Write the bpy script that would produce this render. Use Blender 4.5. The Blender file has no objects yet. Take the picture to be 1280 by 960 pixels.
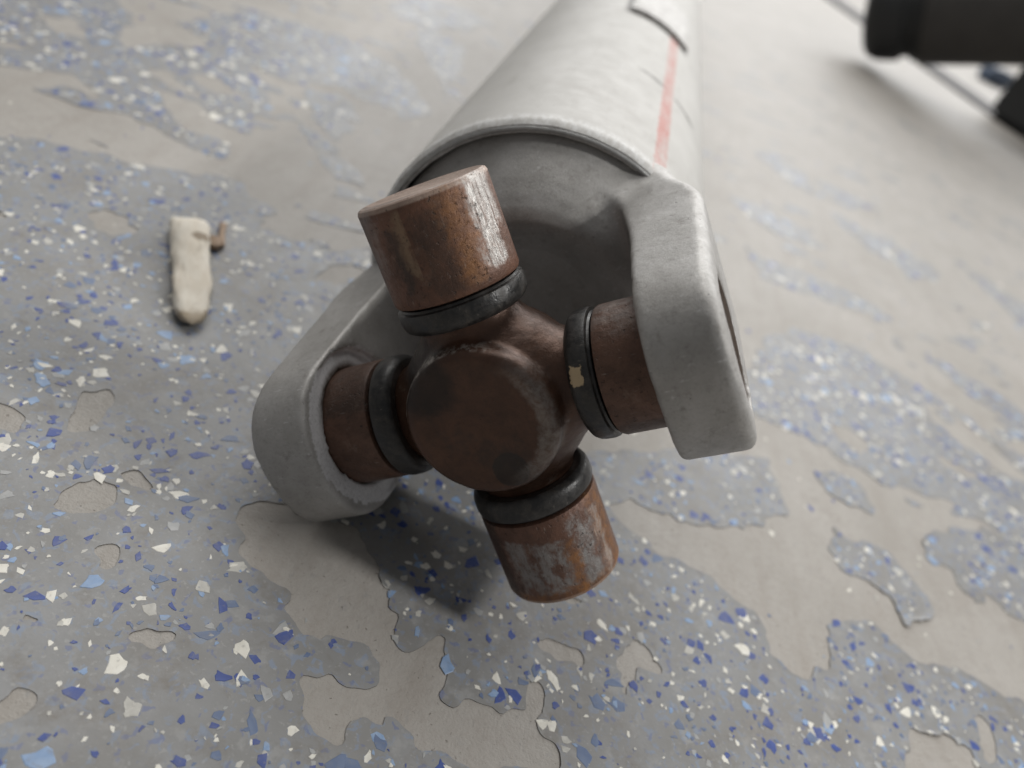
import bpy, bmesh, math, random
import numpy as np
from mathutils import Matrix, Vector
random.seed(7); rng = np.random.default_rng(11)
S = 0.001                                   # everything below is written in millimetres
sc = bpy.context.scene
C = sc.collection

# ------------------------------------------------------------------ camera, light, exposure
cam_d = bpy.data.cameras.new('camera'); cam = bpy.data.objects.new('camera', cam_d); C.objects.link(cam)
cam_d.sensor_fit = 'HORIZONTAL'; cam_d.sensor_width = 36.0; cam_d.lens = 961/1280*36.0
cam_d.clip_start = 0.01; cam_d.clip_end = 60
WX = Vector((0.910472956750516, 0.40796076583481045, 0.06787494799591307))     # world axes seen from the camera (x right, y down, z ahead)
WY = Vector((0.1927475212188178, -0.563786499565042, 0.8031146717450742))
WZ = Vector((0.365906255877068, -0.7181314618143895, -0.5919457876041975))
def col(x, y, z): return Vector((x, y, z))
cam_pos = Vector((-9.737777, -147.736476, 166.351209))*S
rt = Vector((WX.x, WY.x, WZ.x)); up = -Vector((WX.y, WY.y, WZ.y)); bk = -Vector((WX.z, WY.z, WZ.z))
cam.matrix_world = Matrix(((rt.x, up.x, bk.x, cam_pos.x), (rt.y, up.y, bk.y, cam_pos.y), (rt.z, up.z, bk.z, cam_pos.z), (0, 0, 0, 1)))
cam_d.dof.use_dof = True; cam_d.dof.focus_distance = 0.172; cam_d.dof.aperture_fstop = cam_d.lens/3.1
sc.camera = cam

w = bpy.data.worlds.new('World'); sc.world = w; w.use_nodes = True
bg = w.node_tree.nodes['Background']; bg.inputs[0].default_value = (0.97, 0.98, 1.0, 1); bg.inputs[1].default_value = 0.15
def area(name, pos, target, size, power, color):
    l = bpy.data.lights.new(name, 'AREA'); l.shape = 'RECTANGLE'; l.size, l.size_y = size; l.energy = power; l.color = color
    o = bpy.data.objects.new(name, l); C.objects.link(o); o.location = pos
    o.rotation_euler = (Vector(target)-Vector(pos)).to_track_quat('-Z', 'Y').to_euler()
area('side_lamp', (0.88, 0.03, 0.90), (0, 0.0, 0), (0.14, 0.14), 7.8, (1.0, 0.985, 0.96))
area('back_window_light', (0.6, 4.2, 1.8), (0.0, 0.3, 0), (4.8, 2.2), 150, (1.0, 0.995, 0.985))
area('ceiling_light', (-0.9, 2.0, 2.8), (0, 0.2, 0), (2.6, 2.4), 64, (1.0, 0.98, 0.95))
vs = sc.view_settings; vs.view_transform = 'Standard'; vs.look = 'None'; vs.exposure = 0.0; vs.gamma = 1.0; vs.use_curve_mapping = False
sc.cycles.max_bounces = 8

# ------------------------------------------------------------------ helpers
def tag(o, label=None, cat=None, group=None, kind=None):
    for k, v in (('label', label), ('category', cat), ('group', group), ('kind', kind)):
        if v: o[k] = v
    return o
def mesh_np(name, verts, faces, smooth=False, slots=None):
    """verts (n,3) in mm; faces list of index lists, or an int array of quads / tris"""
    me = bpy.data.meshes.new(name)
    v = np.asarray(verts, dtype=np.float32)*S
    if isinstance(faces, np.ndarray):
        n, k = faces.shape
        me.vertices.add(len(v)); me.vertices.foreach_set('co', v.ravel())
        me.loops.add(n*k); me.loops.foreach_set('vertex_index', faces.astype(np.int32).ravel())
        me.polygons.add(n); me.polygons.foreach_set('loop_start', np.arange(0, n*k, k, dtype=np.int32))
        me.polygons.foreach_set('loop_total', np.full(n, k, dtype=np.int32))
        me.update(calc_edges=True)
    else:
        me.from_pydata(v.tolist(), [], faces); me.update()
    if smooth: me.polygons.foreach_set('use_smooth', np.ones(len(me.polygons), dtype=bool))
    return me
def obj(name, me, mat=None, parent=None, mw=None):
    o = bpy.data.objects.new(name, me); C.objects.link(o)
    if mat and not me.materials: me.materials.append(mat)
    if parent: o.parent = parent
    if mw is not None:
        m = mw.copy(); m.translation = m.translation*S
        p = parent; inv = Matrix()
        while p: inv = inv @ p.matrix_basis.inverted(); p = p.parent
        o.matrix_basis = inv @ m if parent is None or parent.parent is None else parent.matrix_basis.inverted() @ parent.parent.matrix_basis.inverted() @ m
    return o
def lathe(prof, n=72, wob=None):
    """profile of (radius, height) pairs turned round local z; closed where radius is 0"""
    vs_, fs = [], []; rings = []
    for r, z in prof:
        if r < 1e-6: rings.append([len(vs_)]); vs_.append((0, 0, z))
        else:
            ids = []
            for i in range(n):
                t = 2*math.pi*i/n; rr = r + (wob(t, z) if wob else 0)
                ids.append(len(vs_)); vs_.append((rr*math.cos(t), rr*math.sin(t), z))
            rings.append(ids)
    for A, B in zip(rings, rings[1:]):
        for i in range(n):
            j = (i+1) % n
            if len(A) == 1 and len(B) == 1: continue
            if len(A) == 1: fs.append((A[0], B[j], B[i]))
            elif len(B) == 1: fs.append((A[i], A[j], B[0]))
            else: fs.append((A[i], A[j], B[j], B[i]))
    return vs_, fs
def lathe_obj(name, prof, mat, parent, mw, n=72, wob=None, auto=math.radians(28)):
    v, f = lathe(prof, n, wob); me = mesh_np(name, v, f, True)
    sharp(me, auto)
    return obj(name, me, mat, parent, mw)
def sharp(me, ang):
    bm = bmesh.new(); bm.from_mesh(me); bmesh.ops.recalc_face_normals(bm, faces=bm.faces)
    for e in bm.edges:
        if len(e.link_faces) == 2 and e.calc_face_angle(0) > ang: e.smooth = False
    bm.to_mesh(me); bm.free()

# gradient noise on numpy arrays
_perm = rng.permutation(512); _gr = rng.uniform(-1, 1, (512, 3)); _gr /= np.linalg.norm(_gr, axis=1)[:, None]
def pnoise(x, y, z=0.0):
    x, y, z = np.broadcast_arrays(np.asarray(x, float), np.asarray(y, float), np.asarray(z, float))
    xi, yi, zi = np.floor(x).astype(int), np.floor(y).astype(int), np.floor(z).astype(int)
    xf, yf, zf = x-xi, y-yi, z-zi
    f = lambda t: t*t*t*(t*(t*6-15)+10)
    u, v, q = f(xf), f(yf), f(zf); out = 0
    for dx in (0, 1):
        for dy in (0, 1):
            for dz in (0, 1):
                h = _perm[(_perm[(_perm[(xi+dx) & 511] + yi+dy) & 511] + zi+dz) & 511]; g = _gr[h]
                d = g[..., 0]*(xf-dx)+g[..., 1]*(yf-dy)+g[..., 2]*(zf-dz)
                out = out + d*(u if dx else 1-u)*(v if dy else 1-v)*(q if dz else 1-q)
    return out*1.5
def fbm(x, y, z=0.0, o=3):
    s, a = 0, 1.0
    for i in range(o): s = s + a*pnoise(x*2**i+7.3*i, y*2**i+3.1*i, np.asarray(z)*2**i); a *= .5
    return s

def surface_nets(fn, lo, hi, h):
    """closed smooth mesh of the zero set of a distance function"""
    lo, hi = np.array(lo, float), np.array(hi, float); n = np.ceil((hi-lo)/h).astype(int)+1
    ax = [lo[i]+h*np.arange(n[i]) for i in range(3)]
    X, Y, Z = np.meshgrid(*ax, indexing='ij'); D = fn(X, Y, Z)
    ins = D < 0
    c = [(i, j, k) for i in (0, 1) for j in (0, 1) for k in (0, 1)]
    sl = lambda A, i, j, k: A[i:A.shape[0]-1+i, j:A.shape[1]-1+j, k:A.shape[2]-1+k]
    cnt = sum(sl(ins, *q).astype(np.int8) for q in c); act = (cnt > 0) & (cnt < 8)
    idx = np.full(act.shape, -1); I = np.argwhere(act); idx[act] = np.arange(len(I))
    acc = np.zeros((len(I), 3)); num = np.zeros(len(I))
    cd = {q: D[I[:, 0]+q[0], I[:, 1]+q[1], I[:, 2]+q[2]] for q in c}
    for a in c:
        for axis in range(3):
            if a[axis] == 0:
                b = list(a); b[axis] = 1; b = tuple(b)
                da, db = cd[a], cd[b]; m = (da < 0) != (db < 0)
                t = np.where(m, da/np.where(m, da-db, 1), 0)
                p = np.tile(np.array(a, float), (len(I), 1)); p[:, axis] = t
                acc[m] += p[m]; num[m] += 1
    V = lo + h*(I + acc/num[:, None])
    F = []
    for axis in range(3):
        s0 = [slice(None)]*3; s1 = [slice(None)]*3; s0[axis] = slice(0, -1); s1[axis] = slice(1, None)
        A, B = ins[tuple(s0)], ins[tuple(s1)]; e = np.argwhere(A != B); flip = A[tuple(e.T)]
        u, v = (axis+1) % 3, (axis+2) % 3
        ok = (e[:, u] > 0) & (e[:, v] > 0) & (e[:, u] < n[u]-1) & (e[:, v] < n[v]-1); e, flip = e[ok], flip[ok]
        def at(du, dv):
            q = e.copy(); q[:, u] -= du; q[:, v] -= dv; return idx[tuple(q.T)]
        Q = np.stack([at(1, 1), at(0, 1), at(0, 0), at(1, 0)], 1); Q[~flip] = Q[~flip][:, ::-1]; F.append(Q)
    return V, np.concatenate(F)
def smin(a, b, k): h = np.clip(.5+.5*(b-a)/k, 0, 1); return b+(a-b)*h-k*h*(1-h)
def smax(a, b, k): return -smin(-a, -b, k)
def sstep(a, b, x): t = np.clip((x-a)/(b-a), 0, 1); return t*t*(3-2*t)

# node material helper
class Mat:
    def __init__(s, name):
        s.m = bpy.data.materials.new(name); s.m.use_nodes = True; s.t = s.m.node_tree; s.b = s.t.nodes['Principled BSDF']
        s.tc = s.t.nodes.new('ShaderNodeTexCoord')
    def n(s, k, **kw):
        q = s.t.nodes.new(k)
        for a, v in kw.items(): setattr(q, a, v)
        return q
    def put(s, sock, v):
        if isinstance(v, bpy.types.NodeSocket): s.t.links.new(v, sock)
        elif isinstance(v, (tuple, list)) and len(v) == 3 and sock.type == 'RGBA': sock.default_value = (*v, 1)
        else: sock.default_value = v
    def coord(s, scale=(1, 1, 1), rot=(0, 0, 0), src='Object'):
        q = s.n('ShaderNodeMapping'); s.t.links.new(s.tc.outputs[src], q.inputs[0])
        q.inputs['Scale'].default_value = [c/S for c in scale]; q.inputs['Rotation'].default_value = rot
        return q.outputs[0]
    def noise(s, size, detail=4, rough=.6, stretch=(1, 1, 1), rot=(0, 0, 0), dist=0):
        q = s.n('ShaderNodeTexNoise'); q.inputs['Scale'].default_value = 1; q.inputs['Detail'].default_value = detail
        q.inputs['Roughness'].default_value = rough; q.inputs['Distortion'].default_value = dist
        s.put(q.inputs['Vector'], s.coord(tuple(c/size for c in stretch), rot)); return q.outputs['Fac']
    def ramp(s, f, *stops):
        q = s.n('ShaderNodeValToRGB'); e = q.color_ramp.elements
        while len(e) < len(stops): e.new(.5)
        for a, (p, c) in zip(e, stops):
            a.position = p; a.color = (c, c, c, 1) if isinstance(c, (int, float)) else (*c, 1)
        s.put(q.inputs[0], f); return q.outputs[0]
    def mix(s, f, a, b, mode='MIX'):
        q = s.n('ShaderNodeMix', data_type='RGBA', blend_type=mode); s.put(q.inputs[0], f); s.put(q.inputs[6], a); s.put(q.inputs[7], b); return q.outputs[2]
    def math(s, op, a, b=0.0, c=None):
        q = s.n('ShaderNodeMath', operation=op); s.put(q.inputs[0], a); s.put(q.inputs[1], b)
        if c is not None: s.put(q.inputs[2], c)
        return q.outputs[0]
    def xyz(s):
        q = s.n('ShaderNodeSeparateXYZ'); s.put(q.inputs[0], s.coord()); return q.outputs
    def band(s, v, lo, hi, soft):
        """1 inside lo..hi with soft ends"""
        q = s.n('ShaderNodeMapRange', interpolation_type='SMOOTHSTEP'); s.put(q.inputs[0], v); q.inputs[1].default_value = lo-soft; q.inputs[2].default_value = lo+soft
        r = s.n('ShaderNodeMapRange', interpolation_type='SMOOTHSTEP'); s.put(r.inputs[0], v); r.inputs[1].default_value = hi+soft; r.inputs[2].default_value = hi-soft
        return s.math('MULTIPLY', q.outputs[0], r.outputs[0])
    def bump(s, h, strength, dist_mm):
        q = s.n('ShaderNodeBump'); q.inputs['Strength'].default_value = strength; q.inputs['Distance'].default_value = dist_mm*S
        s.put(q.inputs['Height'], h); s.t.links.new(q.outputs[0], s.b.inputs['Normal'])
    def fin(s, color, rough, metal=0.0, spec=None):
        s.put(s.b.inputs['Base Color'], color); s.put(s.b.inputs['Roughness'], rough); s.put(s.b.inputs['Metallic'], metal)
        if spec is not None: s.put(s.b.inputs['Specular IOR Level'], spec)
        return s.m

# ------------------------------------------------------------------ materials
def mat_concrete():
    m = Mat('worn_concrete')
    big = m.noise(60, 4); fine = m.noise(2.2, 6, .7); drag = m.noise(9, 4, .6, (1, .18, 1), (0, 0, .5))
    c = m.mix(m.ramp(big, (.3, 0), (.7, 1)), (.315, .294, .265), (.40, .378, .35))
    c = m.mix(m.math('MULTIPLY', m.ramp(drag, (.48, 0), (.75, 1)), .35), c, (.24, .205, .17))
    c = m.mix(m.math('MULTIPLY', m.ramp(fine, (.5, 0), (.8, 1)), .45), c, (.25, .22, .19))
    c = m.mix(m.math('MULTIPLY', m.ramp(m.noise(16, 5, .7), (.6, 0), (.72, 1)), .25), c, (.48, .45, .42))
    c = m.mix(m.math('MULTIPLY', m.ramp(m.noise(30, 5, .7, dist=.5), (.50, 0), (.68, 1)), .45), c, (.245, .22, .19))
    pit = m.ramp(m.noise(1.5, 3, .6), (.66, 0), (.72, 1))
    c = m.mix(m.math('MULTIPLY', pit, .6), c, (.16, .135, .11))
    c = m.mix(m.math('MULTIPLY', m.ramp(m.noise(2.6, 4, .7, (1, .5, 1)), (.60, 0), (.68, 1)), .4), c, (.27, .27, .265))   # paint left in the pores
    m.bump(m.math('SUBTRACT', m.math('ADD', fine, m.math('MULTIPLY', m.noise(.7, 3), .6)), pit), .6, .4)
    return m.fin(c, m.ramp(fine, (.3, .46), (.7, .60)), 0, .5)
def mat_paint():
    m = Mat('grey_floor_paint')
    a = m.noise(7, 4); b = m.noise(3.2, 3, .6, dist=.6); c2 = m.noise(26, 4)
    c = m.mix(m.ramp(c2, (.35, 0), (.65, 1)), (.222, .221, .215), (.262, .264, .266))
    c = m.mix(m.math('MULTIPLY', m.ramp(b, (.56, 0), (.64, 1)), .6), c, (.215, .275, .385))
    c = m.mix(m.math('MULTIPLY', m.ramp(m.noise(2.6, 2, .5, dist=.4), (.62, 0), (.67, 1)), .6), c, (.13, .16, .30))
    c = m.mix(m.math('MULTIPLY', m.ramp(a, (.56, 0), (.66, 1)), .5), c, (.34, .34, .335))
    c = m.mix(m.math('MULTIPLY', m.ramp(m.noise(12, 5, .75), (.54, 0), (.72, 1)), .6), c, (.165, .142, .115))
    c = m.mix(m.math('MULTIPLY', m.ramp(m.noise(38, 5, .7), (.48, 0), (.68, 1)), .4), c, (.19, .165, .135))
    c = m.mix(m.math('MULTIPLY', m.ramp(m.noise(1.4, 3, .6), (.60, 0), (.70, 1)), .45), c, (.37, .37, .36))
    m.bump(m.math('ADD', m.noise(1.6, 3), m.noise(6, 3)), .18, .3)
    return m.fin(c, m.ramp(a, (.3, .42), (.7, .56)), 0, .5)
def mat_flake(name, base, var):
    m = Mat(name); c = m.mix(m.ramp(m.noise(1.1, 3), (.35, 0), (.7, 1)), base, var)
    g = m.n('ShaderNodeNewGeometry')                                   # dirt lying over paint and flakes alike
    q = m.n('ShaderNodeTexNoise'); q.inputs['Scale'].default_value = 1/(9*S); q.inputs['Detail'].default_value = 6; q.inputs['Roughness'].default_value = .75; m.t.links.new(g.outputs['Position'], q.inputs['Vector'])
    q2 = m.n('ShaderNodeTexNoise'); q2.inputs['Scale'].default_value = 1/(1.1*S); q2.inputs['Detail'].default_value = 4; m.t.links.new(g.outputs['Position'], q2.inputs['Vector'])
    c = m.mix(m.math('MULTIPLY', m.ramp(q.outputs['Fac'], (.48, 0), (.70, 1)), .38), c, (.235, .225, .21))
    c = m.mix(m.math('MULTIPLY', m.ramp(q2.outputs['Fac'], (.58, 0), (.70, 1)), .4), c, (.22, .21, .195))
    return m.fin(c, .46, 0, .5)
def mat_plain(name, color, rough, metal=0, size=3, amt=.5, dark=None, bump=(.3, .2)):
    m = Mat(name); n1 = m.noise(size, 5, .65)
    c = m.mix(m.math('MULTIPLY', m.ramp(n1, (.42, 0), (.72, 1)), amt), color, dark or tuple(x*.55 for x in color))
    m.bump(m.noise(size*.3, 4), *bump); return m.fin(c, rough, metal)
def mat_tube():
    m = Mat('oxidised_aluminium_tube'); x, y, z = m.xyz()
    ang = m.math('ARCTAN2', y, x)
    c = m.mix(m.ramp(m.noise(26, 5, .65), (.35, 0), (.7, 1)), (.49, .48, .455), (.55, .54, .515))
    c = m.mix(m.math('MULTIPLY', m.ramp(m.noise(5, 5, .7, (1, 1, .25)), (.55, 0), (.75, 1)), .4), c, (.33, .31, .285))
    c = m.mix(m.math('MULTIPLY', m.ramp(m.noise(1.4, 4, .8, (1, 1, .08), (.1, .05, 0)), (.66, 0), (.71, 1)), .5), c, (.24, .23, .22))
    c = m.mix(m.math('MULTIPLY', m.ramp(m.noise(9, 4, .7), (.6, 0), (.68, 1)), .18), c, (.60, .60, .59))
    # dark scrape marks running round the tube
    nz = m.math('MULTIPLY', m.math('SUBTRACT', m.noise(6, 3), .5), 4.0)
    def arc(z0, slope, a0, a1, wd, amt, tint, c):
        zz = m.math('ADD', m.math('ADD', z, m.math('MULTIPLY', m.math('SUBTRACT', ang, (a0+a1)/2), slope)), nz)
        k = m.math('MULTIPLY', m.band(zz, z0-wd, z0+wd, wd*.8), m.band(ang, a0, a1, .06))
        return m.mix(m.math('MULTIPLY', k, m.math('MULTIPLY', m.ramp(m.noise(2.4, 3, .7), (.3, .4), (.6, 1)), amt)), c, tint)
    R = math.radians
    c = arc(141, 2, R(73), R(84), 1.9, 1.0, (.14, .13, .12), c); c = arc(140, 2, R(52), R(66), 1.9, 1.0, (.13, .12, .11), c)
    c = arc(90, -14, R(80), R(118), 2.2, .18, (.30, .27, .24), c)
    # red paint line drawn along the tube
    ed = m.math('MULTIPLY', m.math('SUBTRACT', m.noise(4, 4), .5), .035)
    a2 = m.math('ADD', ang, ed)
    k = m.math('MULTIPLY', m.band(a2, R(67.6), R(73.2), .014), m.band(z, 56, 300, 3))
    k = m.math('MULTIPLY', k, m.ramp(m.noise(11, 5, .75, (1, 1, .3)), (.34, .2), (.60, .75)))
    c = m.mix(k, c, (.50, .16, .13))
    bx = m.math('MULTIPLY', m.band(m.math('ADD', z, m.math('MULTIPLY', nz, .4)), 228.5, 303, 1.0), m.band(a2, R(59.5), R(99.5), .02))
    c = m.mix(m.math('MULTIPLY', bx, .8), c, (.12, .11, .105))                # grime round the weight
    ring = m.band(z, 50, 60, 3)                       # filed bright end
    c = m.mix(m.math('MULTIPLY', ring, m.ramp(m.noise(1.6, 4, .75, (1, 1, .4)), (.40, 0), (.60, .9))), c, (.68, .68, .67))
    m.bump(m.math('ADD', m.noise(.8, 4, .7, (1, 1, .6)), m.math('MULTIPLY', m.noise(14, 2), .0)), .16, .15)
    return m.fin(c, m.ramp(m.noise(6, 4), (.3, .56), (.7, .70)), .0, .35)
def mat_cast():
    m = Mat('cast_aluminium'); x, y, z = m.xyz()
    c = m.mix(m.ramp(m.noise(14, 5, .65), (.32, 0), (.7, 1)), (.34, .328, .31), (.475, .465, .45))
    c = m.mix(m.math('MULTIPLY', m.ramp(m.noise(3.4, 5, .75), (.55, 0), (.72, 1)), .6), c, (.20, .185, .165))
    c = m.mix(m.math('MULTIPLY', m.ramp(m.noise(5, 5, .75, (1, 1, .25), (.5, .3, 0)), (.62, 0), (.7, 1)), .5), c, (.62, .62, .62))
    pits = m.ramp(m.noise(1.3, 2, .5), (.74, 0), (.78, 1))
    c = m.mix(m.math('MULTIPLY', pits, .75), c, (.08, .075, .075))
    # machined, scuffed boss round the bearing bores
    rr = m.math('SQRT', m.math('ADD', m.math('MULTIPLY', y, y), m.math('MULTIPLY', z, z)))
    ax = m.math('ABSOLUTE', x)
    boss = m.math('MULTIPLY', m.band(m.math('ADD', rr, m.math('MULTIPLY', m.math('SUBTRACT', m.noise(3, 4), .5), 3.5)), 10, 20.6, .35), m.band(ax, 35, 42.5, .6))
    c = m.mix(boss, c, m.mix(m.noise(.9, 4, .7), (.55, .55, .56), (.92, .92, .93)))
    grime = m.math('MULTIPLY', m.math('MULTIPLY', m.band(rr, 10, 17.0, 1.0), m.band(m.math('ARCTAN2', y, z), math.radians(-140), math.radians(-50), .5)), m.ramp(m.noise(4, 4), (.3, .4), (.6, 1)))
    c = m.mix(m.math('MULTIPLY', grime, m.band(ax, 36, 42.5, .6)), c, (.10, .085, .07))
    gr = m.noise(.75, 4, .8)
    c = m.mix(m.math('MULTIPLY', m.ramp(gr, (.52, 0), (.72, 1)), .40), c, (.17, .16, .15))
    c = m.mix(m.math('MULTIPLY', m.ramp(m.noise(1.1, 3, .8, (.25, 1, 1), (.4, 0, .6)), (.64, 0), (.70, 1)), .6), c, (.66, .66, .66))
    h = m.math('ADD', m.math('ADD', m.math('MULTIPLY', m.noise(2.4, 5, .7), .5), gr), m.math('MULTIPLY', pits, -.8))
    m.bump(h, .35, .3)
    return m.fin(c, m.ramp(m.noise(4, 4), (.3, .44), (.7, .60)), .3)
def mat_rust(name, hue=(.145, .071, .046), patches=None, steel=(.31, .30, .29)):
    """dry brown rust over steel; patches: list of (angle_lo, angle_hi, z_lo, z_hi, kind) in the cap's own cylinder coordinates"""
    m = Mat(name); x, y, z = m.xyz(); ang = m.math('ARCTAN2', y, x)
    n1 = m.noise(7, 5, .7); n2 = m.noise(1.6, 5, .75); nw = m.noise(3.2, 5, .7)
    c = m.mix(m.ramp(n1, (.3, 0), (.7, 1)), tuple(v*.62 for v in hue), tuple(min(1, v*1.3) for v in hue))
    c = m.mix(m.math('MULTIPLY', m.ramp(n2, (.5, 0), (.75, 1)), .5), c, tuple(v*.4 for v in hue))
    c = m.mix(m.math('MULTIPLY', m.ramp(m.noise(4, 4, .7), (.58, 0), (.72, 1)), .5), c, (.24, .165, .125))
    c = m.mix(m.math('MULTIPLY', m.ramp(m.noise(2.2, 4, .8, (1, 1, .18)), (.58, 0), (.68, 1)), .45), c, (.055, .036, .028))
    c = m.mix(m.math('MULTIPLY', m.ramp(m.noise(1.2, 3, .8, (1, 1, .12), (.2, .3, 0)), (.66, 0), (.72, 1)), .5), c, (.36, .31, .27))
    end = m.math('MULTIPLY', m.band(z, 50.5, 60, .25), m.ramp(m.noise(6, 4, .7, (1, .3, 1), (0, 0, .6)), (.3, .45), (.65, 1)))
    c = m.mix(end, c, (.44, .335, .275))
    rough = m.ramp(n2, (.3, .38), (.7, .6)); metal = .25
    bare = None
    for a0, a1, z0, z1, kind, amt in patches or []:
        aw = m.math('ADD', ang, m.math('MULTIPLY', m.math('SUBTRACT', nw, .5), .55)); zw = m.math('ADD', z, m.math('MULTIPLY', m.math('SUBTRACT', m.noise(4.1, 4), .5), 7.0))
        k = m.math('MULTIPLY', m.band(aw, a0, a1, .10), m.band(zw, z0, z1, .9))
        k = m.math('MULTIPLY', k, m.ramp(m.noise(1.5, 4, .7, (1, 1, .3)), (.30, .35), (.52, 1)))
        k = m.math('MULTIPLY', k, amt)
        if kind == 'steel': k = m.math('MULTIPLY', k, m.ramp(m.noise(.9, 4, .8, (1, 1, .10), (.12, .1, 0)), (.36, .25), (.56, 1))); c = m.mix(k, c, (.60, .585, .56)); bare = k if bare is None else m.math('MAXIMUM', bare, k)
        elif kind == 'grey': k = m.math('MULTIPLY', k, m.ramp(m.noise(3.4, 5, .7, (1, 1, .6)), (.40, .05), (.54, 1))); c = m.mix(k, c, steel); bare = m.math('MULTIPLY', k, .6) if bare is None else m.math('MAXIMUM', bare, m.math('MULTIPLY', k, .6))
        elif kind == 'orange': k = m.math('MULTIPLY', k, m.ramp(m.noise(2.6, 5, .75), (.36, .15), (.6, 1))); c = m.mix(k, c, (.33, .15, .05))
        elif kind == 'dark': c = m.mix(k, c, (.035, .028, .024))
        elif kind == 'tan': c = m.mix(k, c, (.36, .27, .17))
    pit = m.ramp(m.noise(1.0, 3, .6), (.62, 0), (.70, 1)); c = m.mix(m.math('MULTIPLY', pit, m.ramp(m.noise(8, 4), (.4, .15), (.6, .8))), c, (.03, .02, .016))
    h = m.math('SUBTRACT', m.math('ADD', n2, m.math('MULTIPLY', n1, .8)), pit)
    if bare is not None:
        metal = m.math('ADD', .2, m.math('MULTIPLY', bare, .7)); h = m.math('SUBTRACT', h, m.math('MULTIPLY', bare, .5))
    m.bump(h, .6, .4)
    return m.fin(c, rough, metal)
def mat_rubber(patch=None):
    m = Mat('black_rubber_seal'); x, y, z = m.xyz(); ang = m.math('ARCTAN2', y, x)
    c = m.mix(m.ramp(m.noise(3, 5, .7), (.4, 0), (.75, 1)), (.016, .016, .016), (.055, .05, .045))
    c = m.mix(m.math('MULTIPLY', m.ramp(m.noise(5, 5, .85), (.54, 0), (.72, 1)), .5), c, (.10, .082, .064))
    c = m.mix(m.math('MULTIPLY', m.ramp(m.noise(1.3, 4, .8, (1, 1, .4)), (.62, 0), (.72, 1)), .5), c, (.22, .20, .175))
    if patch:
        a0, a1, z0, z1 = patch
        k = m.math('MULTIPLY', m.band(m.math('ADD', ang, m.math('MULTIPLY', m.math('SUBTRACT', m.noise(1.6, 3), .5), .25)), a0, a1, .02), m.band(m.math('ADD', z, m.math('MULTIPLY', m.math('SUBTRACT', m.noise(1.3, 3), .5), 3)), z0, z1, .15))
        c = m.mix(k, c, (.50, .38, .23))
    m.bump(m.math('ADD', m.noise(.8, 4), m.noise(4, 4)), .3, .3); return m.fin(c, m.ramp(m.noise(3, 4), (.35, .28), (.65, .55)))

M_conc, M_paint, M_tube, M_cast = mat_concrete(), mat_paint(), mat_tube(), mat_cast()
M_edge = mat_plain('dark_paint_edge', (.165, .15, .135), .8)  # walls of the paint film, a darker brown than its top
M_fl = [mat_flake('cream_flake', (.70, .675, .60), (.80, .785, .72)), mat_flake('navy_flake', (.036, .066, .25), (.06, .10, .31)),
        mat_flake('sky_blue_flake', (.20, .31, .50), (.30, .40, .56)), mat_flake('grey_flake', (.33, .34, .34), (.42, .42, .42)), mat_flake('dull_blue_flake', (.105, .15, .26), (.15, .20, .31)), mat_flake('dull_white_flake', (.46, .45, .41), (.56, .55, .51))]
M_rubber = mat_rubber()

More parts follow.
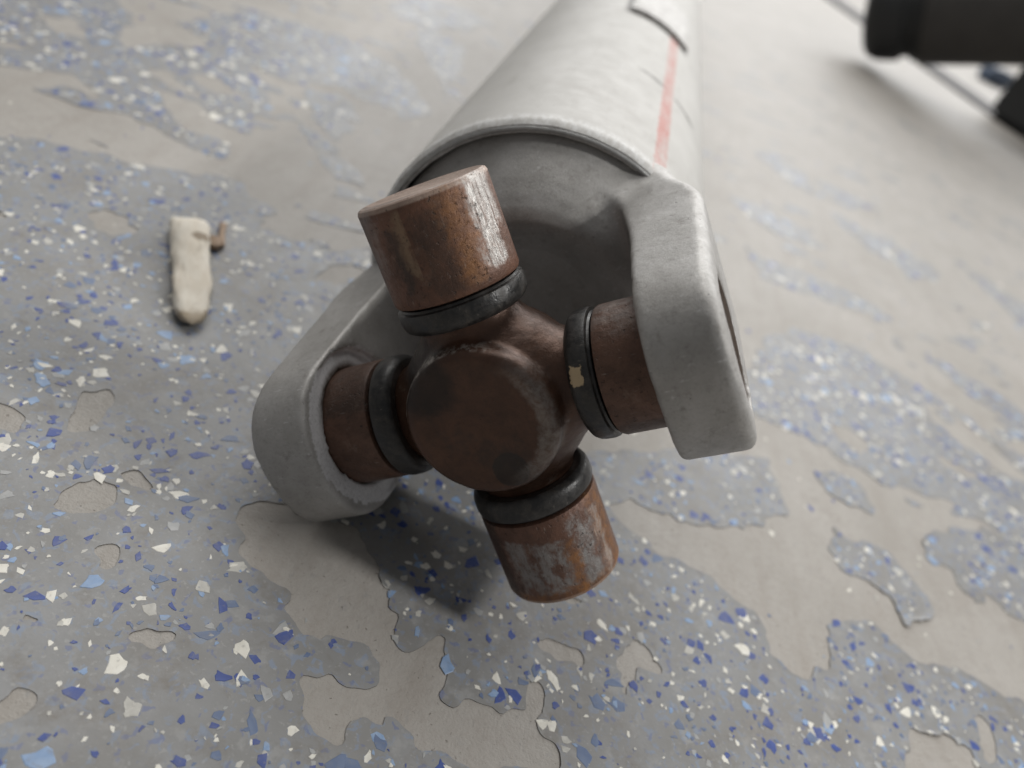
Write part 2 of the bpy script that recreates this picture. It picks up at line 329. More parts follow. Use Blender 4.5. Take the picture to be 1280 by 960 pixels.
# ------------------------------------------------------------------ floor: concrete with a peeling coat of paint
PAINT = [
(1,[(-234,40),(-184,98),(-160,106),(-143,115),(-123,129),(-101,104),(-70,110),(-61,134),(-33,138),(3,107),(19,31),(63,47),(76,45),(70,27),(85,27),(94,24),(109,15),(113,5),(120,3),(129,10),(133,29),(141,34),(148,39),(158,34),(167,29),(187,32),(214,33),(280,38),(237,-33),(-68,-126)]),
(1,[(16,45),(44,59),(81,87),(117,102),(123,75),(107,60),(88,50),(79,46),(63,47),(37,26)]),
(1,[(-330,136),(-276,273),(-228,223),(-211,185),(-155,149),(-140,154),(-136,137),(-163,138),(-189,140),(-209,150),(-228,133),(-289,95)]),
(-1,[(-252,190),(-244,202),(-227,186),(-236,174)]),
(1,[(-216,191),(-209,215),(-193,240),(-161,229),(-147,205),(-141,169),(-151,173),(-169,184),(-194,189),(-206,178)]),
(1,[(-182,200),(-165,191),(-147,179),(-139,169),(-148,166),(-160,172),(-173,185)]),
(1,[(-218,246),(-211,301),(-167,340),(-118,324),(-85,287),(-95,256),(-131,264),(-161,237),(-191,244)]),
(1,[(-144,241),(-127,254),(-110,234),(-108,197),(-125,212)]),
(1,[(-143,455),(-102,426),(-91,373),(-89,335),(-110,360),(-132,403)]),
(1,[(-131,202),(-117,197),(-90,181),(-83,168),(-94,165),(-113,179)]),
(1,[(-175,405),(-154,516),(-114,525),(-108,472),(-137,437)]),
(-1,[(-148,67),(-144,75),(-129,71),(-135,62),(-143,62)]),
(-1,[(-173,47),(-164,52),(-160,48),(-167,38)]),
(-1,[(-99,-15),(-101,-5),(-95,0),(-91,-4),(-92,-14),(-96,-18)]),
(-1,[(-121,-25),(-112,-20),(-105,-21),(-103,-25),(-114,-33)]),
(-1,[(-85,-37),(-85,-32),(-81,-30),(-74,-31),(-72,-35),(-76,-41),(-81,-41)]),
(-1,[(-79,-26),(-76,-22),(-69,-22),(-67,-25),(-75,-28)]),
(-1,[(-70,-47),(-69,-44),(-64,-44),(-63,-49),(-66,-51)]),
(-1,[(-72,-66),(-67,-65),(-67,-66),(-70,-68)]),
(-1,[(-51,-63),(-46,-58),(-41,-58),(-44,-62)]),
(-1,[(-65,-81),(-61,-82),(-60,-85),(-64,-87)]),
(-1,[(-76,86),(-66,109),(-55,106),(-64,88)]),
(-1,[(-41,-32),(-45,-23),(-42,-15),(-29,-11),(-19,-11),(-10,-18),(-2,-26),(-3,-32),(2,-33),(4,-37),(7,-37),(9,-33),(12,-32),(16,-35),(17,-38),(16,-42),(18,-48),(21,-50),(23,-47),(25,-46),(33,-46),(33,-35),(39,-34),(42,-36),(44,-40),(42,-44),(43,-48),(46,-48),(49,-50),(51,-54),(31,-60),(23,-60),(17,-60),(15,-58),(10,-57),(2,-60),(0,-65),(-6,-65),(-11,-64),(-15,-61),(-15,-56),(-11,-53),(-3,-52),(3,-50),(3,-46),(-1,-43),(-5,-41),(-14,-44),(-20,-46),(-23,-41),(-26,-36),(-36,-34)]),
(1,[(32,-41),(33,-34),(36,-34),(37,-41),(36,-46)]),
(-1,[(37,-23),(49,-16),(51,-23),(43,-27)]),
(-1,[(42,-6),(50,-1),(50,-4),(46,-7)]),
(-1,[(59,-18),(65,-9),(70,-9),(74,-17),(71,-19),(65,-14),(63,-23),(61,-28)]),
(-1,[(51,39),(64,45),(76,48),(83,41),(83,38),(78,32),(65,29),(56,34)]),
(-1,[(69,28),(85,44),(90,38),(85,29),(76,27)]),
(-1,[(157,1),(169,5),(176,2),(181,-5),(152,-18),(152,-7)]),
(-1,[(182,17),(185,18),(187,8),(183,-2),(181,4)]),
(1,[(138,107),(148,113),(160,111),(164,99),(152,96),(143,98)]),
(1,[(142,80),(151,72),(159,79),(167,75),(180,60),(176,51),(165,41),(162,53),(155,59),(146,55),(141,61)]),
(1,[(183,94),(195,107),(227,122),(260,123),(237,71),(217,73),(209,82),(203,70),(197,76),(194,85),(185,84)]),
(1,[(107,155),(125,205),(147,231),(187,238),(234,225),(266,205),(300,194),(265,117),(242,118),(225,129),(190,116),(165,124),(135,129),(108,131)]),
(-1,[(151,150),(162,153),(173,145),(163,136),(154,142)]),
(-1,[(216,212),(236,216),(257,199),(272,183),(260,176),(231,186),(217,199)]),
(1,[(115,313),(134,302),(179,312),(224,309),(215,295),(164,280),(126,279)]),
(1,[(106,384),(141,391),(172,384),(156,355),(126,356)]),
(1,[(201,445),(251,451),(295,430),(282,408),(228,406)]),
(1,[(129,523),(182,520),(245,528),(230,490),(170,476)]),
(1,[(324,478),(374,454),(387,415),(353,399)]),
(1,[(232,272),(274,270),(305,251),(296,231),(260,243)]),
]

def grow(a, b, s0, s1, f0, f1):
    """grid lines from a to b, step s0 between f0 and f1 growing to s1 outside"""
    out = [f0]
    x = f0
    while x < b: x += s0 if x < f1 else min(s1, s0+(x-f1)*.012); out.append(x)
    x = f0; lo = []
    while x > a: x -= min(s1, s0+(f0-x)*.012); lo.append(x)
    return np.array(lo[::-1]+out)
gx = grow(-420, 560, 1.0, 4.0, -150, 240); gy = grow(-150, 1000, .9, 5.0, -110, 150)
GX, GY = np.meshgrid(gx, gy, indexing='ij')
warpx = GX + 3.2*fbm(GX/11, GY/11, 1.5) + 1.5*fbm(GX/2.6, GY/2.6, 4.5, 2)
warpy = GY + 3.2*fbm(GX/11, GY/11, 9.5) + 1.5*fbm(GX/2.6, GY/2.6, 14.5, 2)
mask = np.full(GX.shape, -1.0)
for val, poly in PAINT:
    px = np.array(poly, float); lo, hi = px.min(0)-8, px.max(0)+8
    bb = (warpx > lo[0]) & (warpx < hi[0]) & (warpy > lo[1]) & (warpy < hi[1]); X, Y = warpx[bb], warpy[bb]
    ins = np.zeros(X.shape, bool); q = np.roll(px, 1, 0)
    for (x0, y0), (x1, y1) in zip(px, q):
        if y0 == y1: continue
        cr = ((y0 > Y) != (y1 > Y)) & (X < (x1-x0)*(Y-y0)/(y1-y0)+x0); ins ^= cr
    t = mask[bb]; t[ins] = val; mask[bb] = t
k = np.array([.06, .24, .4, .24, .06])
def blur(A):
    for ax in (0, 1):
        P = np.pad(A, [(2, 2) if i == ax else (0, 0) for i in (0, 1)], mode='edge'); n = A.shape[ax]
        A = sum(k[i]*np.take(P, range(i, i+n), axis=ax) for i in range(5))
    return A
F = blur(mask)
wide = blur(blur(blur(blur(blur(F)))))
streak = fbm((GX*.8+GY*.35)/27, (GY*.8-GX*.35)/14, 3.3, 2)         # worn in streaks
F = F + np.where(GY > 110, 1.0, .2)*np.clip(streak-.20, 0, 1)*3.4*(mask < 0) - np.where(GY > 110, 1.1, 0)*np.clip(-streak-.30, 0, 1)*3.2*(mask > 0) - .9*np.clip(fbm(GX/9, GY/9, 21, 3)-.85, 0, 1)*4*(mask > 0)
F = F + .10*pnoise(GX/1.6, GY/1.6, 5)
lift = np.clip(fbm(GX/30, GY/30, 31, 2)*1.6-.25, 0, 1)
far = 1-.6*sstep(90, 160, GY)
ztop = .22*far + .50*far*lift*np.exp(-np.clip(wide, 0, 2)*4.0) + .04*pnoise(GX/7, GY/7, 2)
nx, ny = GX.shape
inside = F > 0
gid = np.arange(nx*ny).reshape(nx, ny)
verts = np.stack([GX, GY, ztop], -1).reshape(-1, 3)
c4 = [inside[:-1, :-1], inside[1:, :-1], inside[1:, 1:], inside[:-1, 1:]]
full = c4[0] & c4[1] & c4[2] & c4[3]; anyc = c4[0] | c4[1] | c4[2] | c4[3]
I = np.argwhere(full)
quads = np.stack([gid[I[:, 0], I[:, 1]], gid[I[:, 0]+1, I[:, 1]], gid[I[:, 0]+1, I[:, 1]+1], gid[I[:, 0], I[:, 1]+1]], 1)
extra, cache, polys, walls = [], {}, [], []
base_n = len(verts)
def addv(p): extra.append(p); return base_n+len(extra)-1
def cross(a, b):
    key = (min(a, b), max(a, b))
    if key not in cache:
        fa, fb = F.flat[a], F.flat[b]; t = fa/(fa-fb); p = verts[a]*(1-t)+verts[b]*t
        top = addv(p); bot = addv((p[0], p[1], -.05)); rim = addv(p); cache[key] = (top, bot, rim)
    return cache[key]
for i, j in np.argwhere(anyc & ~full):
    cs = [gid[i, j], gid[i+1, j], gid[i+1, j+1], gid[i, j+1]]; on = [F.flat[q] > 0 for q in cs]
    poly, seq = [], []
    for q in range(4):
        a, b = cs[q], cs[(q+1) % 4]
        if on[q]: poly.append(a)
        if on[q] != on[(q+1) % 4]:
            e = cross(a, b); poly.append(e[0]); seq.append((e, on[q]))
    if len(poly) >= 3: polys.append(poly)
    for q in range(len(seq)):
        e, leaving = seq[q]
        if leaving: f = seq[(q+1) % len(seq)][0]; walls.append((f[2], e[2], e[1], f[1]))
allv = np.concatenate([verts, np.array(extra)]); used = np.zeros(len(allv), bool)
faces = quads.tolist()+polys+walls
for f in polys+walls: used[list(f)] = True
used[quads.ravel()] = True
remap = np.cumsum(used)-1
me = bpy.data.meshes.new('paint_coat')
ls = np.concatenate([np.full(len(quads), 4), [len(p) for p in polys], np.full(len(walls), 4)]).astype(np.int32)
li = np.concatenate([quads.ravel(), np.concatenate([np.array(p) for p in polys]), np.array(walls).ravel()]); li = remap[li].astype(np.int32)
vv = (allv[used]*S).astype(np.float32)
me.vertices.add(len(vv)); me.vertices.foreach_set('co', vv.ravel()); me.loops.add(len(li)); me.loops.foreach_set('vertex_index', li)
me.polygons.add(len(ls)); me.polygons.foreach_set('loop_start', (np.cumsum(ls)-ls).astype(np.int32)); me.polygons.foreach_set('loop_total', ls)
me.materials.append(M_paint); me.materials.append(M_edge)
mi = np.zeros(len(ls), dtype=np.int32); mi[len(quads)+len(polys):] = 1; me.polygons.foreach_set('material_index', mi)
sm = np.ones(len(ls), dtype=bool); sm[len(quads)+len(polys):] = False; me.polygons.foreach_set('use_smooth', sm)
me.update(calc_edges=True)
floor_me = mesh_np('floor', [(-9000, -6000, 0), (9000, -6000, 0), (9000, 14000, 0), (-9000, 14000, 0)], [(0, 1, 2, 3)])
floor = tag(obj('floor', floor_me, M_conc), kind='structure')
coat = obj('paint_coat', me, None, floor)

# colour flakes broadcast into the paint
def field(x, y, A):
    i = np.clip(np.searchsorted(gx, x), 0, nx-1); j = np.clip(np.searchsorted(gy, y), 0, ny-1); return A[i, j]
N = 72000
fx = rng.uniform(-330, 420, N); fy = rng.uniform(-120, 620, N)
keep = (field(fx, fy, F) > .35) & (rng.random(N) < np.clip(.62+.75*fbm(fx/16, fy/16, 50, 3), .10, 1)*np.clip(1.15-fy/1100, .5, 1))
stray = (field(fx, fy, F) < -.5) & (rng.random(N) < .012)
fx, fy = fx[keep | stray], fy[keep | stray]; N = len(fx)
kind = rng.choice(6, N, p=[.23, .26, .15, .09, .17, .10])
size = np.clip(rng.lognormal(.46, .52, N), .5, 4.6); size = size*(1+.28*sstep(90, 200, fy)); size = np.where(kind == 1, size*1.02, size*np.where(kind == 0, .98, 1.05))
rot = rng.uniform(0, 6.283, N); asp = rng.uniform(.45, 1.0, N); fz = np.maximum(field(fx, fy, ztop), .0)*(field(fx, fy, F) > 0)
fj = rng.uniform(.0, .06, N)
shapes = []
for s in range(14):
    n = rng.integers(6, 10); t = np.sort((np.arange(n)+rng.uniform(-.36, .36, n))/n*6.283); r = rng.uniform(.50, 1.15, n)*(1 if s % 3 else np.where(np.cos(t) > .3, .6, 1.15))
    shapes.append(np.stack([r*np.cos(t), r*np.sin(t)], 1)*.62)
def flake_geo(sh):
    n = len(sh); v = [(x, y, .0) for x, y in sh]+[(x*.93, y*.93, .06) for x, y in sh]
    return v, [tuple(range(n, 2*n))]+[(i, (i+1) % n, n+(i+1) % n, n+i) for i in range(n)]
# the largest as seen from the camera become single pieces
P = np.stack([fx, fy, fz], 1)*S - np.array(cam_pos); inv = np.array(cam.matrix_world.to_3x3()).T
q = P @ inv.T; u = q[:, 0]/-q[:, 2]*961; v_ = q[:, 1]/-q[:, 2]*961
vis = (np.abs(u) < 660) & (np.abs(v_) < 500) & (q[:, 2] < 0)
blocked = (np.abs(fx+5) < 56) & (fy > -20)
appar = np.where(vis & ~blocked, size*np.sqrt(asp)/-q[:, 2], 0)
order = np.argsort(-appar); single = order[:300]; rest = order[300:]
fl_me = {}
for s in range(14):
    for kd in range(6):
        v, f = flake_geo(shapes[s]); fl_me[s, kd] = mesh_np('flake', v, f); fl_me[s, kd].materials.append(M_fl[kd])
for i in single:
    o = bpy.data.objects.new('paint_flake', fl_me[int(rng.integers(14)), int(kind[i])]); C.objects.link(o); o.parent = coat
    o.location = (fx[i]*S, fy[i]*S, (fz[i]-.02+fj[i])*S); o.rotation_euler = (0, 0, rot[i]); o.scale = (size[i], size[i]*asp[i], 1)
V, Fc, MI = [], [], []
for i in rest:
    v, f = flake_geo(shapes[int(rng.integers(14))]); v = np.array(v); c, s = math.cos(rot[i]), math.sin(rot[i])
    x, y = v[:, 0]*size[i], v[:, 1]*size[i]*asp[i]; b = len(V)
    V.extend(np.stack([x*c-y*s+fx[i], x*s+y*c+fy[i], v[:, 2]+fz[i]-.02+fj[i]], 1).tolist()); Fc.extend([tuple(k+b for k in g) for g in f]); MI.extend([int(kind[i])]*len(f))
me = mesh_np('small_paint_flakes', V, Fc)
for mt in M_fl: me.materials.append(mt)
me.polygons.foreach_set('material_index', np.array(MI, dtype=np.int32))
tag(obj('small_paint_flakes', me, None, coat), kind='stuff')

# ------------------------------------------------------------------ drive shaft
HC = 52.0                                   # height of the joint's centre
th = math.radians(43.8); tilt = math.radians(-9.8)
ea = Vector((math.cos(th), 0, math.sin(th))); ed_ = Vector((0, 1, 0)); eb0 = ed_.cross(ea)
eb = (eb0*math.cos(tilt)+ed_*math.sin(tilt)).normalized(); ec = ea.cross(eb)
cen = Vector((0, 0, HC)); jc = cen+ea*1.5       # tube axis; centre of the joint
def basis(x, y, z, o): return Matrix(((x.x, y.x, z.x, o.x), (x.y, y.y, z.y, o.y), (x.z, y.z, z.z, o.z), (0, 0, 0, 1)))
shaft = bpy.data.objects.new('drive_shaft', None); C.objects.link(shaft); shaft.empty_display_size = .05
tag(shaft, 'grey aluminium drive shaft with a rusty universal joint lying on the flaking floor', 'drive shaft')
# tube: local z runs back along the shaft, local x to the right, y up
mt = basis(Vector((1, 0, 0)), Vector((0, 0, 1)), Vector((0, 1, 0)), cen)
mt = basis(Vector((1, 0, 0)), Vector((0, 0, 1)), Vector((0, 1, 0)), cen)
RT = 50.6
def wob(t, z): return (.12*math.sin(9*t+1)*math.sin(23*t))*(1 if z < 58 else 0)
prof = [(47.2, 70), (47.2, 54.5), (48.6, 53.4), (RT-.9, 53.6), (RT, 55)]+[(RT, 55+2.5*i) for i in range(1, 12)]+[(RT, z) for z in (90, 120, 160, 220, 300, 400, 550, 700, 900)]+[(RT-3, 901), (0, 901)]
v, f = lathe(prof, 180, wob); v = [(x, y, z) for x, y, z in v]
me = mesh_np('tube', v, f, True); sharp(me, math.radians(40)); tube = obj('tube', me, M_tube, shaft, mt)
# weld bead between yoke and tube
wv, wf = [], []
for i in range(240):
    t = 2*math.pi*i/240; rr = .7*(1+.04*math.sin(61*t)+.14*float(pnoise(math.cos(t)*14, math.sin(t)*14, 3)))
    for j in range(10):
        p = 2*math.pi*j/10; R_ = 48.6+rr*math.cos(p); wv.append((R_*math.cos(t), R_*math.sin(t), 53.6+rr*math.sin(p)))
for i in range(240):
    for j in range(10):
        a, b = i*10+j, i*10+(j+1) % 10; c, d_ = ((i+1) % 240)*10+(j+1) % 10, ((i+1) % 240)*10+j; wf.append((a, d_, c, b))
obj('weld_bead', mesh_np('weld_bead', wv, wf, True), mat_plain('weld_metal', (.46, .46, .45), .45, .5, 2, .5), shaft, mt)
# balance weight plate tacked to the tube
def plate(a0, a1, z0, z1, r0, th_, na=14, nz=8):
    bm = bmesh.new(); g = {}
    for k_ in (0, 1):
        for i in range(na+1):
            for j in range(nz+1):
                u_, w_ = i/na, j/nz; t = math.radians(a0+(a1-a0)*u_); z = z0+(z1-z0)*w_
                r = r0+th_*k_*(1 if 0 < i < na and 0 < j < nz else .75) + (0.25*math.sin(9*u_)*math.sin(7*w_) if k_ else 0)
                g[k_, i, j] = bm.verts.new((r*math.cos(t)*S, r*math.sin(t)*S, z*S))
    for i in range(na):
        for j in range(nz):
            bm.faces.new((g[1, i, j], g[1, i+1, j], g[1, i+1, j+1], g[1, i, j+1])); bm.faces.new((g[0, i, j+1], g[0, i+1, j+1], g[0, i+1, j], g[0, i, j]))
    for i in range(na):
        for j in (0, nz): bm.faces.new((g[0, i, j], g[0, i+1, j], g[1, i+1, j], g[1, i, j]))
    for j in range(nz):
        for i in (0, na): bm.faces.new((g[0, i, j], g[1, i, j], g[1, i, j+1], g[0, i, j+1]))
    bmesh.ops.recalc_face_normals(bm, faces=bm.faces); me = bpy.data.meshes.new('balance_weight'); bm.to_mesh(me); bm.free(); return me
obj('balance_weight', plate(62, 97, 232, 300, RT-.3, 3.0), mat_plain('plated_steel', (.54, .53, .51), .55, .1, 3.2, .85, (.20, .18, .17)), shaft, mt)

# yoke: local x along the ears, z back along the shaft
zr = np.array([0, 6, 12, 18, 22, 26, 29, 32, 35, 38, 41, 43.5, 45.5, 47.5, 52]); zz = np.array([49, 48.5, 47, 44, 41.0, 38.2, 37.2, 38.3, 40.8, 44.2, 48.2, 51.6, 54.4, 57, 60])
def yoke_sdf(x, y, z):
    rho = np.hypot(x, y)
    base = smax((np.interp(rho, zr, zz)-z)*.72, rho-47.2, 1.5); base = np.maximum(base, z-66)
    ax = np.abs(x)
    # ears
    tip = (np.abs(y/21.5)**2.5+np.abs(z/21.8)**2.5)**(1/2.5)*21.5-21.5
    hw = 21.5+2.0*sstep(30, 60, z); web = np.maximum(np.maximum(np.abs(y)-hw, -z), z-60)
    out2 = np.minimum(tip, web)
    xi = 41.0-.085*(z+20)-2.0*sstep(20, 48, z); xo = 57.6-.05*(z+20)-4.0*sstep(38, 60, z)
    ear = smax(out2, xi-ax, 1.4); ear = smax(ear, ax-xo, 3.2)
    ear = smax(ear, np.hypot(x, y)-60.5+9.5*sstep(34, 58, z), 3.0)
    s = smin(base, ear, 6.0)
    # bores and spot faces
    rb = np.hypot(y, z)
    s = np.maximum(s, -np.maximum(rb-15.3, 30-ax))
    s = np.maximum(s, -np.maximum(rb-20.2, ax-40.0))
    s = np.maximum(s, -np.maximum(rb-16.4, np.abs(ax-54.5)-.8))
    return s + .06*fbm(x/4, y/4, z/4, 2)
V, Q = surface_nets(yoke_sdf, (-61, -52, -25), (61, 52, 68), .85)
my = basis(ea, eb0, ed_, jc)
obj('yoke', mesh_np('yoke', V, Q, True), M_cast, shaft, my)

# cross: local x, y along the trunnions, z away from the camera side
def cross_sdf(x, y, z):
    body = np.sqrt(x*x+y*y+(z*1.24)**2)-22.8
    boss = smax(np.hypot(x, y)-18.3, np.abs(z)-17.0, 3.6)
    s = smin(body, boss, .8)
    for u_, a_ in ((np.hypot(y, z), x), (np.hypot(x, z), y)):
        s = smin(s, np.maximum(u_-11.5, np.abs(a_)-30), 4.0)
    dish = np.hypot(x, y)
    s = smax(s, -(np.sqrt(x*x+y*y+(z+17+70)**2)-71.0), 1.2)               # faintly dished face
    s = smax(s, -(np.sqrt((x-3.5)**2+(y-12.2)**2+(z+26.5)**2)-10.6), .4)     # shallow dimple near the edge
    return s+.10*fbm(x/3, y/3, z/3, 2)
V, Q = surface_nets(cross_sdf, (-33, -33, -19), (33, 33, 19), .6)
mc = basis(ea, eb, ec, jc)
M_cross = Mat('brown_forged_steel')
def mk_cross():
    m = M_cross; x, y, z = m.xyz(); n1 = m.noise(9, 5, .65); n2 = m.noise(1.7, 5, .75)
    c = m.mix(m.ramp(n1, (.3, 0), (.7, 1)), (.062, .033, .022), (.118, .060, .038))
    c = m.mix(m.math('MULTIPLY', m.ramp(n2, (.5, 0), (.75, 1)), .5), c, (.05, .032, .026))
    c = m.mix(m.math('MULTIPLY', m.ramp(m.noise(13, 4, .7), (.55, 0), (.75, 1)), .6), c, (.035, .031, .029))
    c = m.mix(m.math('MULTIPLY', m.ramp(m.noise(5, 5, .75, (.3, 1, 1), (0, 0, .7)), (.64, 0), (.72, 1)), .45), c, (.26, .21, .17))
    def spot(x0, y0, r, soft, amt, tint, c, wob_=2.0):
        dx, dy = m.math('SUBTRACT', x, x0), m.math('SUBTRACT', y, y0)
        rad = m.math('ADD', m.math('SQRT', m.math('ADD', m.math('MULTIPLY', dx, dx), m.math('MULTIPLY', dy, dy))), m.math('MULTIPLY', m.math('SUBTRACT', m.noise(3, 4), .5), wob_))
        return m.mix(m.math('MULTIPLY', m.band(rad, -9, r, soft), amt), c, tint)
    c = spot(3.5, 12.2, 4.4, .3, .75, (.03, .027, .025), c, .8)              # dark spot by the rim
    c = spot(-10, -13, 8, 2.5, .75, (.018, .016, .015), c, 6)               # sooty grease
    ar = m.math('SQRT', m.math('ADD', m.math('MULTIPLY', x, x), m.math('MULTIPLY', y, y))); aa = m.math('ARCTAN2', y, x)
    worn_glint = m.math('MULTIPLY', m.band(m.math('ADD', ar, m.math('MULTIPLY', m.math('SUBTRACT', m.noise(3, 4), .5), 3)), 14.0, 18.0, .8), m.band(aa, -.75, 1.15, .35))
    worn_glint = m.math('MULTIPLY', worn_glint, m.ramp(m.noise(1.6, 4, .75), (.35, .35), (.6, 1)))
    c = m.mix(m.math('MULTIPLY', worn_glint, .7), c, (.25, .225, .205))  # scuffed rim with its crescent highlight painted in, right side only
    edge = m.math('MULTIPLY', m.band(ar, 17.7, 18.6, .25), m.band(aa, -3.0, -1.2, .3))
    c = m.mix(m.math('MULTIPLY', edge, m.ramp(m.noise(1.5, 4, .75), (.45, 0), (.6, .8))), c, (.42, .38, .34))
    dots = None
    m.bump(m.math('ADD', n2, n1), .4, .3)
    return m.fin(c, m.ramp(n2, (.3, .27), (.7, .48)), .4)
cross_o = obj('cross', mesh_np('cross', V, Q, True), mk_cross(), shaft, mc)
# bearing cups and seals
CUP = [(0, 51.0), (6, 51.05), (12.6, 51.3), (14.2, 51.7), (14.9, 51.4), (15.2, 50.7)]+[(15.2, 50.7-1.6*i) for i in range(1, 13)]+[(15.2, 29.4), (14.9, 28.7), (14.0, 28.4), (12.4, 28.5)]
SEAL = [(10.6, 22.6), (12.2, 21.9), (13.8, 22.0), (14.7, 22.6), (15.15, 23.4), (15.35, 24.4), (15.4, 26.4), (15.2, 27.2), (14.5, 27.5), (14.2, 28.0), (12.4, 28.2)]
R = math.radians
def cup_frame(axis):
    z = axis; x = ec.copy(); y = z.cross(x); return basis(x, y, z, jc)
cups = [(-eb, 'top', [(R(120), R(170), 25, 52, 'x', 0)]), (eb, 'bottom', None), (ea, 'right', None), (-ea, 'left', None)]
M_top = mat_rust('rusty_cup_scraped', (.150, .073, .046), [(R(-152), R(-128), 31, 51, 'orange', .6), (R(-124), R(-102), 32, 52, 'steel', 1.0), (R(-106), R(-88), 40, 52, 'steel', .7),
    (R(-175), R(-150), 30, 48, 'dark', .55), (R(160), R(172), 31, 47, 'dark', .7), (R(132), R(150), 36, 52, 'grey', .35), (R(172), R(180), 36, 50, 'tan', .5), (R(95), R(128), 28, 52, 'dark', .5)])
M_bot = mat_rust('rusty_cup_grey', (.142, .071, .047), [(R(150), R(180), 34, 49, 'grey', .85), (R(-180), R(-155), 33, 49, 'grey', .8), (R(118), R(140), 31, 50, 'grey', .9), (R(138), R(150), 36, 52, 'orange', .8),
    (R(85), R(114), 28, 52, 'orange', .75), (R(104), R(112), 32, 50, 'steel', .6), (R(-180), R(180), 48.6, 52, 'orange', .5), (R(-150), R(-90), 28, 52, 'dark', .6)])
M_side = mat_rust('rusty_cup', (.125, .066, .044), [(R(75), R(128), 26, 52, 'grey', .35), (R(-150), R(-80), 26, 52, 'dark', .45)])
for axis, nm, _ in cups:
    fr = cup_frame(axis)
    mt_ = {'top': M_top, 'bottom': M_bot}.get(nm, M_side)
    cup = lathe_obj('bearing_cup', CUP, mt_, shaft, fr, 96)
    lathe_obj('seal', SEAL, mat_rubber((R(150), R(166), 22.9, 25.8)) if nm == 'right' else M_rubber, cup, fr, 96)

# ------------------------------------------------------------------ litter on the floor
def chip(name, length, wid, thick, mat, mw, label, cat, bend=0.0, seed=0, taper=(.85, 1.0, .8, .45), group=None):
    nu, nv = 28, 14; vs_, fs = [], []
    for i in range(nu+1):
        t = i/nu; k_ = np.interp(t, [0, .33, .7, 1], taper)*math.sqrt(max(0, 1-max(0, (t-.86)/.14)**2))*math.sqrt(max(0, 1-max(0, (.05-t)/.05)**2)); k_ = max(k_, .02)
        for j in range(nv):
            p = 2*math.pi*j/nv; cx, sx = math.cos(p), math.sin(p)
            px_, pz_ = math.copysign(abs(cx)**.6, cx), math.copysign(abs(sx)**.6, sx)
            nn = float(fbm(t*5+seed, px_*1.3, pz_*1.3, 3))*.26
            vs_.append((wid/2*k_*(px_+nn)+bend*math.sin(t*3.1), (t-.5)*length, thick/2*(1+k_*(pz_+nn))-thick/2*(1-k_)*.0))
    for i in range(nu):
        for j in range(nv): a, b = i*nv+j, i*nv+(j+1) % nv; fs.append((a, b, b+nv, a+nv))
    fs.append(tuple(range(nv))[::-1]); fs.append(tuple(range(nu*nv, nu*nv+nv)))
    me = mesh_np(name, vs_, fs, True); bm = bmesh.new(); bm.from_mesh(me); bmesh.ops.recalc_face_normals(bm, faces=bm.faces); bm.to_mesh(me); bm.free()
    o = obj(name, me, mat, None, mw); tag(o, label, cat, group); return o
def mat_chip():
    m = Mat('dry_pale_wood'); x, y, z = m.xyz(); n1 = m.noise(5, 5, .7, (1, .3, 1))
    c = m.mix(m.ramp(n1, (.35, 0), (.7, 1)), (.70, .63, .52), (.84, .80, .71))
    c = m.mix(m.math('MULTIPLY', m.ramp(m.noise(3, 5, .75), (.6, 0), (.75, 1)), .6), c, (.27, .21, .14))
    dx, dy = m.math('SUBTRACT', x, 3.5*S), m.math('SUBTRACT', y, -14*S)
    # brown knot near one end
    k_ = None
    m.bump(n1, .5, .5); return m, c, x, y
m, c, x, y = mat_chip()
px_ = m.math('MULTIPLY', x, 1.0)
kx = m.math("SUBTRACT", x, -3.2); ky = m.math('SUBTRACT', y, -15.5)
rad = m.math('ADD', m.math('SQRT', m.math('ADD', m.math('MULTIPLY', kx, kx), m.math('MULTIPLY', ky, ky))), m.math('MULTIPLY', m.noise(3, 3), 3.0))
c = m.mix(m.math('MULTIPLY', m.band(rad, -1, 4.2, 1.0), .85), c, (.22, .16, .10))
c = m.mix(m.math('MULTIPLY', m.band(m.math('ADD', y, m.math('MULTIPLY', m.noise(3, 3), 6)), 27.5, 60, 2), .7), c, (.30, .22, .13))
c = m.mix(m.math('MULTIPLY', m.ramp(m.noise(2.0, 4, .7, (1, .12, 1)), (.56, 0), (.66, 1)), .5), c, (.36, .30, .22))
M_chip = m.fin(c, .75)
# pale chip lying left of the yoke, with two crumbs
def lay(o_, d_):
    y = Vector((d_[0], d_[1], 0)).normalized(); x = y.cross(Vector((0, 0, 1))); return basis(x, y, Vector((0, 0, 1)), Vector(o_))
chip('wood_chip', 58, 13.0, 6.0, M_chip, lay((-105.5, 59.1, .2), (29.3, -51.0)), 'long pale wood chip with a brown knot on the painted floor left of the joint', 'wood chip', 0, 3, (.92, 1.0, .93, .62))
M_crumb = mat_plain('tan_crumb', (.46, .34, .25), .8, 0, 2, .5)
chip('wood_splinter', 15, 3.0, 2.6, M_crumb, lay((-108.3, 86.5, .2), (.45, -.9)), 'small thin tan splinter lying right of the top end of the pale chip', 'splinter', .4, 9, (1, .7, .7, .7))
chip('wood_crumb', 6.0, 4.0, 3.2, M_crumb, lay((-107.8, 79.5, .2), (.6, -.8)), 'tiny tan crumb squeezed between the pale chip and the thin splinter', 'crumb', 0, 15, (1, 1, .9, .7))

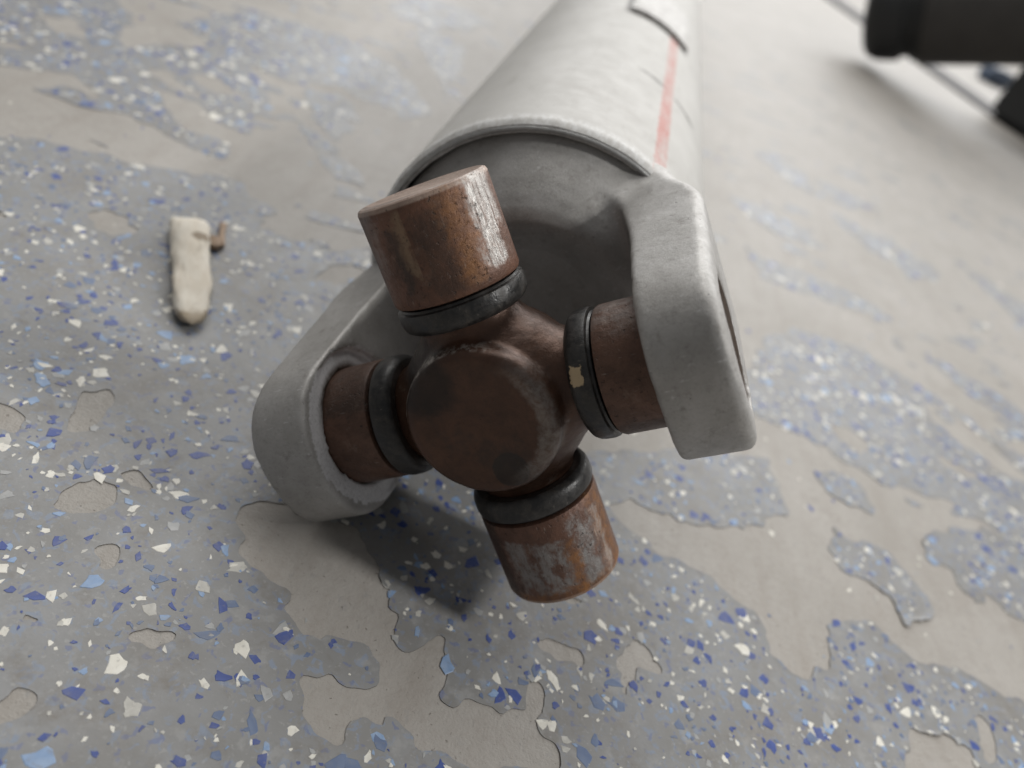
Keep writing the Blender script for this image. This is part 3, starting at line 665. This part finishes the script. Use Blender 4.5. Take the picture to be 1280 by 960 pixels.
# ------------------------------------------------------------------ dark things far behind, right
def rbox(name, sx, sy, sz, bev, mat, loc, rz, parent=None):
    bm = bmesh.new(); bmesh.ops.create_cube(bm, size=1)
    for v_ in bm.verts: v_.co = Vector((v_.co.x*sx*S, v_.co.y*sy*S, (v_.co.z+.5)*sz*S))
    bmesh.ops.bevel(bm, geom=bm.edges[:], offset=bev*S, segments=3, affect='EDGES'); me = bpy.data.meshes.new(name); bm.to_mesh(me); bm.free()
    o = bpy.data.objects.new(name, me); C.objects.link(o); me.materials.append(mat); o.location = Vector(loc)*S; o.rotation_euler = (0, 0, rz)
    if parent: o.parent = parent
    return o
M_dark = mat_plain('dark_rubber', (.012, .013, .014), .6, 0, 30, .5)
M_brown = mat_plain('dark_dirty_rubber', (.034, .031, .028), .65, 0, 40, .6)
strip = rbox('shadow_strip', 100, 1900, 5, 2, mat_plain('shadow_grey', (.075, .072, .075), .7, 0, 30, .4), (655, 1800, 0), math.atan2(274, 797))  # thin dark slab put in as the roll's shadow on the floor
tag(strip, 'long dark grey strip standing in for the shadow on the floor below the propped dark roll', 'shadow strip')
roll = bpy.data.objects.new('rubber_roll', None); C.objects.link(roll)
tag(roll, 'thick dark grooved roll propped up at a slant in the upper right corner', 'roll')
ri = Vector((1084-640, 18-480, 961))*(1300/961)                     # its lower end, then along the roll
p0 = cam_pos/S + Vector((WX.dot(ri), WY.dot(ri), WZ.dot(ri))); dr = Vector((.843, -.306, .441)).normalized(); RR = 72
roll.location = (p0.x*S, p0.y*S, 0)
xr = dr.cross(Vector((0, 0, 1))).normalized(); mr = basis(xr, dr.cross(xr), dr, p0)
pr = [(0, 0), (RR-34, 0), (RR-18, 4), (RR-8, 11), (RR-2, 22), (RR, 34), (RR, 60), (RR-6, 64), (RR-6, 76), (RR, 80), (RR, 330), (RR-5, 334), (RR-5, 346), (RR, 350), (RR, 640), (RR-6, 648), (0, 648)]
lathe_obj('roll_body', pr, M_dark, roll, mr, 64)
lathe_obj('roll_sleeve', [(RR+.5, 90), (RR+6, 93), (RR+6, 318), (RR+.5, 321)], M_brown, roll, mr, 64)
def ground(u, v):
    r_ = Vector(((u-640)/961, (v-480)/961, 1)); k_ = -cam_pos.z/S/WZ.dot(r_); return cam_pos.x/S+WX.dot(r_)*k_, cam_pos.y/S+WY.dot(r_)*k_
gx_, gy_ = ground(1312, 186)
foot = rbox('rubber_block', 190, 200, 150, 14, M_dark, (gx_, gy_, 0), .5); tag(foot, 'black block on the floor propping the dark roll at the right edge', 'block')
gx_, gy_ = ground(1238, 104)
bl = rbox('blue_block', 90, 50, 38, 8, mat_plain('faded_blue_plastic', (.11, .15, .22), .5, 0, 20, .3), (gx_, gy_, 0), .5); tag(bl, 'small faded blue block on the floor under the dark roll', 'block')
